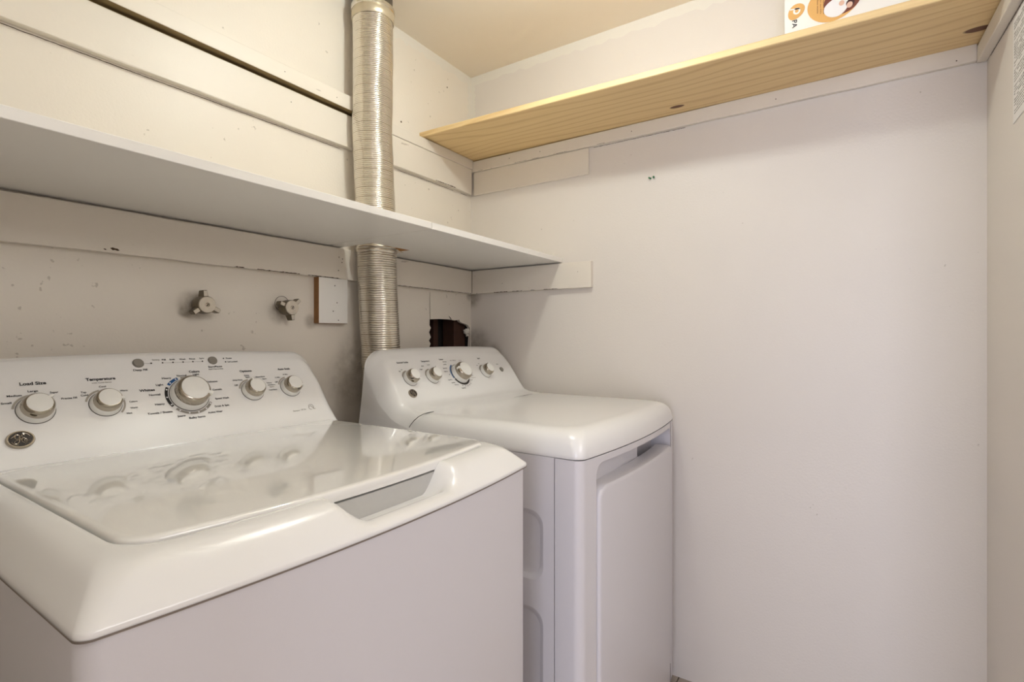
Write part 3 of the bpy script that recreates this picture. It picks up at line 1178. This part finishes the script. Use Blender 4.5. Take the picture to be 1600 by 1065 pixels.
# body under the cover
bm = BM()
rb = [cover_ring(WX0 + .002, WX1 - .003, WYF + .003, WYB - .012, BOW, .020, 0, 0, 0, lambda x, y, z=z: z, 60, 10, 6) for z in (.03, .30, .60, .8625)]
loops(bm, rb, True, True)
bmesh.ops.recalc_face_normals(bm, faces=bm.faces[:])
obj('cabinet', bm, M_body, wa, smooth=40)
for fx, fy in ((.20, .57), (.79, .57), (.20, 1.15), (.79, 1.15)):
    obj('foot', lathe([(.022, 0), (.022, .008), (.010, .010), (.010, .035)], Matrix.Translation((fx, fy, 0)), 16), M_grey, wa)

bm = BM()
for_seam = [w_ring(0, .8622, rr=.012, extra=-.0004), w_ring(0, .8642, rr=.012, extra=-.0004)]
loops(bm, for_seam)
obj('seam', bm, M_seam, wa)

# lid: thin slab with a rolled edge
def lid_ring(ins, z):
    return cover_ring(.2085, .7985, .582, 1.049, .029, .030, ins, ins, ins, lambda x, y: z, 60, 16, 10)


bm = BM()
rings = [lid_ring(.004, .8955), lid_ring(.0005, .8965), lid_ring(0, .8985), lid_ring(0, .9070), lid_ring(.0012, .9095), lid_ring(.0035, .9110), lid_ring(.010, .9116)]
vs = loops(bm, rings, True, True)
bmesh.ops.recalc_face_normals(bm, faces=bm.faces[:])
lid = obj('lid', bm, M_lid, wa, smooth=50)

console(WX0, WX1 - .001, M_WSH, S_WSH, (.008, 1.05), wa)
FW = Face(1.0552, .9102, 1.5)
KX = (.274, .368, .508, .638, .730)
P = obj('dial_print', lathe([(.0305, 0), (.0305, .0002)], FW.m(KX[0], .0955, .0003), 40), mat('soft_grey_print', srgb(196, 190, 178), .5), wa)
bpy.data.objects.remove(P)
M_soft = mat('dial_ring_print', srgb(176, 169, 156), .5)
for i, (x, a0, a1) in enumerate(((KX[0], 100, 170), (KX[1], 100, 165), (KX[3], 95, 165), (KX[4], 100, 160))):
    arc_band(FW, wa, x, .0965, .0262, .0295, a0, a1, M_soft)
arc_band(FW, wa, KX[1], .0965, .0270, .0300, -45, 15, M_soft)
arc_band(FW, wa, KX[2], .0995, .0385, .0440, 150, 212, M_black)
arc_band(FW, wa, KX[2], .0995, .0385, .0440, 108, 142, M_blue)
arc_band(FW, wa, KX[2], .0995, .0385, .0435, 222, 330, M_greyprint)
arc_band(FW, wa, KX[2], .0995, .0385, .0425, 10, 100, M_greyprint)
dots = BM()
for a in (158, 182, 206, 134, 114, 232, 256, 280, 304, 325, 345, 20, 45):
    ar = math.radians(a)
    dot(dots, FW, KX[2] + .0412 * math.cos(ar), .0995 + .0412 * math.sin(ar), .0016)
tag(obj('dial_dots', dots, M_paleink, wa), kind='stuff')
knob(FW, wa, KX[0], .0965, .0240, .0168, .026, 35)
knob(FW, wa, KX[1], .0960, .0235, .0168, .026, -8)
knob(FW, wa, KX[2], .0995, .0350, .0255, .031, -28)
knob(FW, wa, KX[3], .0965, .0235, .0165, .026, 110)
knob(FW, wa, KX[4], .0965, .0235, .0165, .026, -30)
for b_, (x, w, r) in enumerate(((.435, .1782, .0088), (.5745, .1782, .0086))):
    bt = button(FW, wa, x, w, r)
    if b_:
        caption(FW, bt, '>/II', x, w + .0001, .0075, .003, M_black).location.z += .0032
leds = BM()
for x in (.457, .477, .496, .515, .534, .553):
    dot(leds, FW, x, .1768, .0015)
for x, w in ((.5985, .1822), (.6005, .1732)):
    dot(leds, FW, x, w, .0015)
tag(obj('indicator_dots', leds, M_black, wa), kind='stuff')
ln = BM()
vs_ = bx(ln, -.0085, .0085, -.0002, .0002, 0, .0001)
ln.transform(FW.m(.449, .1770, .0006))
obj('indicator_line', ln, M_greyprint, wa)
ln = BM()
bx(ln, -.038, .038, -.0002, .0002, 0, .0001)
ln.transform(FW.m(.515, .1768, .0006))
obj('indicator_line', ln, M_greyprint, wa)
B = M_black
for s, x, w, wd, ht, m in (
        ('Load Size', .277, .1465, .0335, .0060, B), ('Small', .2405, .1130, .0125, .0036, B), ('Medium', .2515, .1255, .0180, .0036, B),
        ('Large', .275, .1315, .0130, .0036, B), ('Super', .3015, .1265, .0110, .0036, B), ('Precise Fill', .3195, .1135, .0210, .0036, B),
        ('Temperature', .370, .1470, .0440, .0060, B), ('with Cold Rinse', .370, .1402, .0300, .0025, M_greyprint), ('Tap', .3405, .1222, .0080, .0034, B),
        ('Cold', .3408, .1168, .0105, .0034, B), ('Cool', .3695, .1318, .0105, .0034, B), ('Warm', .4000, .1205, .0120, .0034, B),
        ('Colors', .4100, .0960, .0130, .0034, B), ('Warm', .4085, .0832, .0120, .0034, B), ('Hot', .3995, .0730, .0085, .0034, B),
        ('Deep Fill', .4355, .1622, .0235, .0042, B), ('Sensing', .4665, .1842, .0130, .0030, M_greyprint), ('Fill', .4810, .1842, .0070, .0034, B),
        ('Soak', .4965, .1842, .0105, .0034, B), ('Wash', .5155, .1840, .0120, .0034, B), ('Rinse', .5345, .1840, .0115, .0034, B),
        ('Spin', .5535, .1840, .0095, .0034, B), ('Start/Pause', .5755, .1625, .0290, .0042, B), ('Hold 3 Secs to Stop', .5755, .1562, .0300, .0026, B),
        ('Pause', .6105, .1825, .0130, .0034, B), ('Lid Locked', .6160, .1733, .0215, .0034, B),
        ('Colors', .5305, .1530, .0205, .0052, B), ('Normal', .5045, .1450, .0180, .0042, B), ('Light', .5320, .1455, .0120, .0040, B),
        ('Heavy', .4760, .1405, .0165, .0042, B), ('Light', .4605, .1265, .0130, .0042, B), ('Whites', .4370, .1172, .0260, .0052, B),
        ('Normal', .4475, .1062, .0190, .0042, B), ('Heavy', .4515, .0845, .0165, .0042, B), ('Towels / Sheets', .4480, .0670, .0420, .0042, B),
        ('Jeans', .4820, .0546, .0145, .0040, B), ('Bulky Items', .5095, .0478, .0300, .0042, B), ('Active Wear', .5460, .0552, .0290, .0040, B),
        ('Drain & Spin', .5630, .0670, .0290, .0040, B), ('Speed Wash', .5680, .0845, .0280, .0040, B), ('Casuals', .5640, .1066, .0190, .0040, B),
        ('Delicates', .5590, .1262, .0220, .0040, B),
        ('Options', .6375, .1465, .0275, .0052, B), ('Off', .6060, .1130, .0075, .0034, B), ('Deep Rinse', .6130, .1250, .0210, .0032, B),
        ('Extra', .6365, .1358, .0110, .0032, B), ('Spin', .6370, .1305, .0095, .0032, B), ('Warm Rinse', .6660, .1300, .0220, .0032, B),
        ('Spin', .6745, .1235, .0100, .0030, B), ('Warm', .6820, .1125, .0120, .0028, B), ('and Extra', .6860, .1070, .0180, .0028, B),
        ('Spin', .6850, .1015, .0110, .0028, M_greyprint), ('Cold Rinse', .6850, .0940, .0200, .0032, B),
        ('Auto Soak', .7310, .1470, .0320, .0052, B), ('Off', .7000, .1130, .0070, .0034, B), ('15 Min', .7070, .1250, .0120, .0030, B),
        ('30 Min', .7290, .1318, .0125, .0030, B), ('Sensor', .7230, .0335, .0180, .0034, M_greyprint), ('LR 2x', .7415, .0345, .0130, .0034, M_greyprint)):
    caption(FW, wa, s, x, w, wd, ht, m, bold=.030 if ht > .005 else .022)
lg = BM()
tube(lg, [(.0068 * math.cos(a / 20 * 2 * math.pi) * (1 + .1 * math.sin(a / 2)), .0068 * math.sin(a / 20 * 2 * math.pi), .0003) for a in range(-3, 16)], .0004, 5)
tube(lg, [(-.005, .001, .0003), (-.001, .0035, .0003), (.003, .0005, .0003), (.006, -.005, .0003), (.010, -.006, .0003)], .0005, 5)
lg.transform(FW.m(.763, .0385, .0004))
obj('swirl_emblem', lg, M_greyprint, wa)
monogram(FW, wa, .2485, .0462, .0175, .0150)

# ------------------------------------------------------------------ dryer
dr = thing('clothes_dryer', (1.333, 0.85, 0.0), 'white front-loading clothes dryer in the corner against the right wall', 'dryer')
DX0, DX1, DYF, DYB = 0.990, 1.677, 0.475, 1.177


def d_ring(t, z):
    return cover_ring(DX0, DX1, DYF, DYB, BOW, .022 + .022 * t, .055 * t, .055 * t, .02 * t, lambda x, y: z)


bm = BM()
rings = [d_ring(.06, .8445), d_ring(.02, .8460), d_ring(0, .8485), d_ring(0, .8540), d_ring(.035, .8640), d_ring(.09, .8750), d_ring(.17, .8850), d_ring(.28, .8925), d_ring(.42, .8985), d_ring(.60, .9030), d_ring(.80, .9050), d_ring(1, .9055)]
vs = loops(bm, rings, True, True)
bmesh.ops.recalc_face_normals(bm, faces=bm.faces[:])
obj('top_cover', bm, M_white, dr, smooth=50)
console(DX0 + .0005, DX1 - .0005, M_DRY, S_DRY, (.008, 1.04), dr)
# seam where the panel meets the top on the left flank
sm = BM()
path = [(.9885, .975, .870), (.9885, .969, .878), (.992, .960, .8895), (1.000, .952, .899), (1.012, .947, .9045), (1.030, .944, .9068), (1.050, .944, .9070)]
tube(sm, path, .0009, 5)
obj('seam', sm, M_darkgap, dr)
sm = BM()
tube(sm, [(1.455, .946, .9056), (1.52, .946, .9058), (1.58, .9485, .9058)], [.0002, .0006, .0002], 5)
obj('seam', sm, M_darkgap, dr)

# body core
bm = BM()
bx(bm, DX0 + .012, DX1 - .006, DYF + .058, DYB - .02, .03, .846)
obj('cabinet', bm, M_body, dr)
for fx, fy in ((1.04, .56), (1.62, .56), (1.04, 1.12), (1.62, 1.12)):
    obj('foot', lathe([(.022, 0), (.022, .008), (.010, .010), (.010, .035)], Matrix.Translation((fx, fy, 0)), 16), M_grey, dr)
# left flank with two pressed-in fields
out = [(.5405, .03), (1.175, .03), (1.175, .8445), (.5405, .8445)]
f1 = rrect2(.568, 1.10, .553, .720, .030)
f2 = rrect2(.568, 1.10, .160, .500, .030)
f1, f2 = rrect2(.567, 1.12, .563, .722, .035), rrect2(.567, 1.12, .10, .503, .035)
bm = poly_slab(out, [f1, f2], lambda a, b, t: (DX0 + .001 + t, a, b), 0, .010)
sp_ = obj('side_panel', bm, M_body, dr)
for f in (f1, f2):
    cy = sum(p[0] for p in f) / len(f)
    cz = sum(p[1] for p in f) / len(f)
    hy = max(p[0] for p in f) - cy
    hz = max(p[1] for p in f) - cz
    bm = BM()
    r3 = []
    for k, dep in ((0, 0.0010), (.003, .0016), (.010, .0060), (.013, .0068)):
        r3.append([(DX0 + dep, cy + (a - cy) * (1 - k / hy), cz + (b - cz) * (1 - k / hz)) for a, b in f])
    loops(bm, r3, False, True)
    bmesh.ops.recalc_face_normals(bm, faces=bm.faces[:])
    obj('pressed_field', bm, M_body, sp_, smooth=60)


# front frame that wraps round both vertical edges
def fsurf(x):
    q = (x - 1.3335) / .3435
    return DYF + .001 - BOW * (1 - q * q)


RC = .022


def fpt(p, z, dpt=0.0):
    """p runs along the front: left return, corner, front, corner, right return"""
    if p < 0:       # left return: p = -(distance back)
        return (DX0 + .001 + dpt, DYF + RC - p, z)
    return (p, 0, z)


FX0, FX1, FZ0, FZ1 = 1.053, 1.613, .10, .829
bm = BM()


def strip(x0, x1, z0, z1, nx, xs=None):
    rings = []
    for x in xs or [x0 + (x1 - x0) * i / nx for i in range(nx + 1)]:
        rings.append([(x, fsurf(x), z0), (x, fsurf(x), z1)])
    loops(bm, rings, cyc=False)


def wrap(side, z0, z1):
    """rounded vertical edge and return flange"""
    xe = DX0 + .001 if side < 0 else DX1 - .001
    sgn = 1 if side < 0 else -1
    xf = xe + sgn * RC
    yf = fsurf(xf)
    pts = [(xe, .5385)]
    for i in range(9):
        a = math.radians(90 * i / 8)
        pts.append((xe + sgn * RC * (1 - math.cos(a)), yf + RC * (1 - math.sin(a))))
    rings = [[(x, y, z0), (x, y, z1)] for x, y in pts]
    loops(bm, rings, cyc=False)
    return xf


zt = .8445
xl = wrap(-1, .03, zt)
xr = wrap(1, .03, zt)
strip(xl, FX0, .03, zt, 4)
strip(FX1, xr, .03, zt, 4)
rr_ = .030
strip(FX0, FX1, FZ1, zt, 28, [FX0] + [FX0 + rr_ + (FX1 - FX0 - 2 * rr_) * i / 20 for i in range(21)] + [FX1])
strip(FX0, FX1, .03, FZ0, 28)
# rounded upper corners of the opening
rr_ = .030
for cx, sg in ((FX0, 1), (FX1, -1)):
    c = (cx, FZ1)
    arcp = []
    for i in range(9):
        a = math.radians(90 * i / 8)
        arcp.append((cx + sg * rr_ * (1 - math.cos(a)), FZ1 - rr_ * (1 - math.sin(a))))
    cv = bm.verts.new((c[0], fsurf(c[0]), c[1]))
    av = [bm.verts.new((x, fsurf(x), z)) for x, z in arcp]
    for a, b in zip(av[:-1], av[1:]):
        bm.faces.new((cv, a, b))
# inner walls of the opening
ol = [(FX0, FZ0)] + [(FX0 + rr_ * (1 - math.cos(math.radians(90 * i / 8))), FZ1 - rr_ * (1 - math.sin(math.radians(90 * i / 8)))) for i in range(9)]
ol += [(FX0 + rr_ + (FX1 - FX0 - 2 * rr_) * i / 20, FZ1) for i in range(1, 20)]
ol += [(FX1 - rr_ * (1 - math.cos(math.radians(90 * i / 8))), FZ1 - rr_ * (1 - math.sin(math.radians(90 * i / 8)))) for i in range(8, -1, -1)] + [(FX1, FZ0)]
loops(bm, [[(x, fsurf(x), z) for x, z in ol], [(x, fsurf(x) + .004, z) for x, z in ol], [(x, .530, z) for x, z in ol]], cyc=True)
fix(bm)
bmesh.ops.recalc_face_normals(bm, faces=bm.faces[:])
obj('front_frame', bm, M_body, dr, smooth=40)
obj('pocket_back', box(FX0 + .001, FX1 - .001, .5285, .5325, FZ0, FZ1 + .001), M_body, dr)
obj('pocket_step', box(FX0 + .001, 1.385, .492, .5285, .700, .8288, .003, 2), M_body, dr)

# door: rounded slab with a rolled edge, bowed like the front
cuts = [1.06 + i * .0275 for i in range(1, 20)]
DZ1 = .7775
outl = []
x0d, x1d, z0d = FX0 + .0045, FX1 - .003, FZ0 + .003


def door_outline(ins):
    pts = []
    x0, x1, z0, z1 = x0d + ins, x1d - ins, z0d + ins, DZ1 - ins
    r = .034 - ins
    for i in range(7):
        a = math.radians(180 - 90 * i / 6)
        pts.append((x0 + r + r * math.cos(a), z1 - r + r * math.sin(a)))
    for i in range(1, 20):
        pts.append((x0 + r + (x1 - x0 - 2 * r) * i / 20, z1))
    for i in range(7):
        a = math.radians(90 - 90 * i / 6)
        pts.append((x1 - r + r * math.cos(a), z1 - r + r * math.sin(a)))
    pts.append((x1, z0))
    for i in range(1, 20):
        pts.append((x1 - (x1 - x0) * i / 20, z0))
    pts.append((x0, z0))
    return pts


bm = BM()
vr = []
for ins, off in ((.001, .040), (0, .020), (0, .001), (.0015, -.0035), (.006, -.0060), (.010, -.0065)):
    vr.append([bm.verts.new((x, fsurf(x) + off, z)) for x, z in door_outline(ins)])
n = len(vr[0])
for a, b in zip(vr[:-1], vr[1:]):
    for i in range(n):
        j = (i + 1) % n
        bm.faces.new((a[i], a[j], b[j], b[i]))
# front face as vertical strips matched top to bottom
last = vr[-1]
top = last[6:27]
bot = list(reversed(last[-21:]))
L_ = last[:7] + [last[-1]]
for i in range(20):
    bm.faces.new((top[i], top[i + 1], bot[i + 1] if i < 20 else bot[20], bot[i]))
bm.faces.new([bot[0]] + [v for v in last[:7]])
bm.faces.new([v for v in last[26:33]] + [last[33]])
bmesh.ops.remove_doubles(bm, verts=bm.verts[:], dist=1e-6)
bmesh.ops.recalc_face_normals(bm, faces=bm.faces[:])
obj('door', bm, M_body, dr, smooth=40)

FD = Face(1.037, .9343, 1.42)
FDo = -0.0122
KD = (1.093, 1.189, 1.322, 1.465)
W0 = .0775 + FDo
for x, a0, a1 in ((KD[0], 95, 165), (KD[1], 90, 170), (KD[3], 95, 165)):
    arc_band(FD, dr, x, W0, .0245, .0285, a0, a1, M_soft)
arc_band(FD, dr, KD[2], W0, .0375, .0420, 118, 200, M_blue)
arc_band(FD, dr, KD[2], W0, .0375, .0420, 205, 330, M_black)
arc_band(FD, dr, KD[2], W0, .0365, .0380, 205, 330, M_grey)
knob(FD, dr, KD[0], W0, .0240, .0168, .028, -60)
knob(FD, dr, KD[1], W0, .0240, .0168, .028, 75)
knob(FD, dr, KD[2], W0, .0345, .0255, .033, 165)
knob(FD, dr, KD[3], W0, .0240, .0165, .028, 80)
button(FD, dr, 1.567, .0795 + FDo, .0088)
for s, x, w, wd, ht, m in (
        ('Extended Tumble', 1.0935, .1335, .0460, .0052, B), ('Off', 1.0660, .1040, .0065, .0034, B), ('On', 1.076, .109, .006, .003, B),
        ('Temperature', 1.1910, .1330, .0380, .0052, B), ('High', 1.1560, .1050, .0110, .0032, B), ('Med', 1.169, .1165, .0100, .0032, B),
        ('Low', 1.198, .1200, .0120, .0034, B), ('Cottons', 1.2675, .1370, .0200, .0050, B), ('Delicates', 1.279, .1275, .0180, .0034, B),
        ('Dry', 1.313, .1300, .0060, .0034, B), ('More Dry', 1.330, .1305, .0150, .0034, B), ('Damp', 1.360, .1290, .0140, .0030, M_greyprint),
        ('Less Dry', 1.2740, .1165, .0150, .0034, B), ('Easy Care', 1.2655, .1025, .0190, .0034, B), ('Optimum', 1.2615, .0905, .0180, .0034, B),
        ('80', 1.271, .0785, .004, .0036, B), ('Speed Dry', 1.2620, .0590, .0190, .0034, B), ('Sanitize', 1.2690, .0480, .0170, .0034, B),
        ('Warm Up', 1.2790, .0385, .0180, .0034, B), ('Timed Dry', 1.3050, .0235, .0200, .0044, B), ('60', 1.306, .0330, .004, .0034, B),
        ('50', 1.319, .0305, .004, .0034, B), ('40', 1.331, .0300, .004, .0034, B), ('30', 1.342, .0330, .004, .0034, B), ('20', 1.352, .037, .004, .0034, B),
        ('Fluff', 1.365, .0500, .0120, .0030, M_greyprint), ('Wrinkle Care', 1.382, .0580, .0230, .0030, M_greyprint), ('Dewrinkle', 1.376, .0670, .0200, .0030, M_greyprint),
        ('Signal', 1.4660, .1320, .0160, .0050, B), ('Off', 1.4370, .1045, .0060, .0032, B), ('On', 1.451, .1110, .008, .0032, B), ('Start', 1.5590, .1035, .0125, .0040, B)):
    caption(FD, dr, s, x, w + FDo, wd, ht, m, bold=.030 if ht > .0045 else .022)
monogram(FD, dr, 1.0735, .0275 + FDo, .0150, .0135)

for m_ in list(bpy.data.meshes):
    if m_.users == 0:
        bpy.data.meshes.remove(m_)
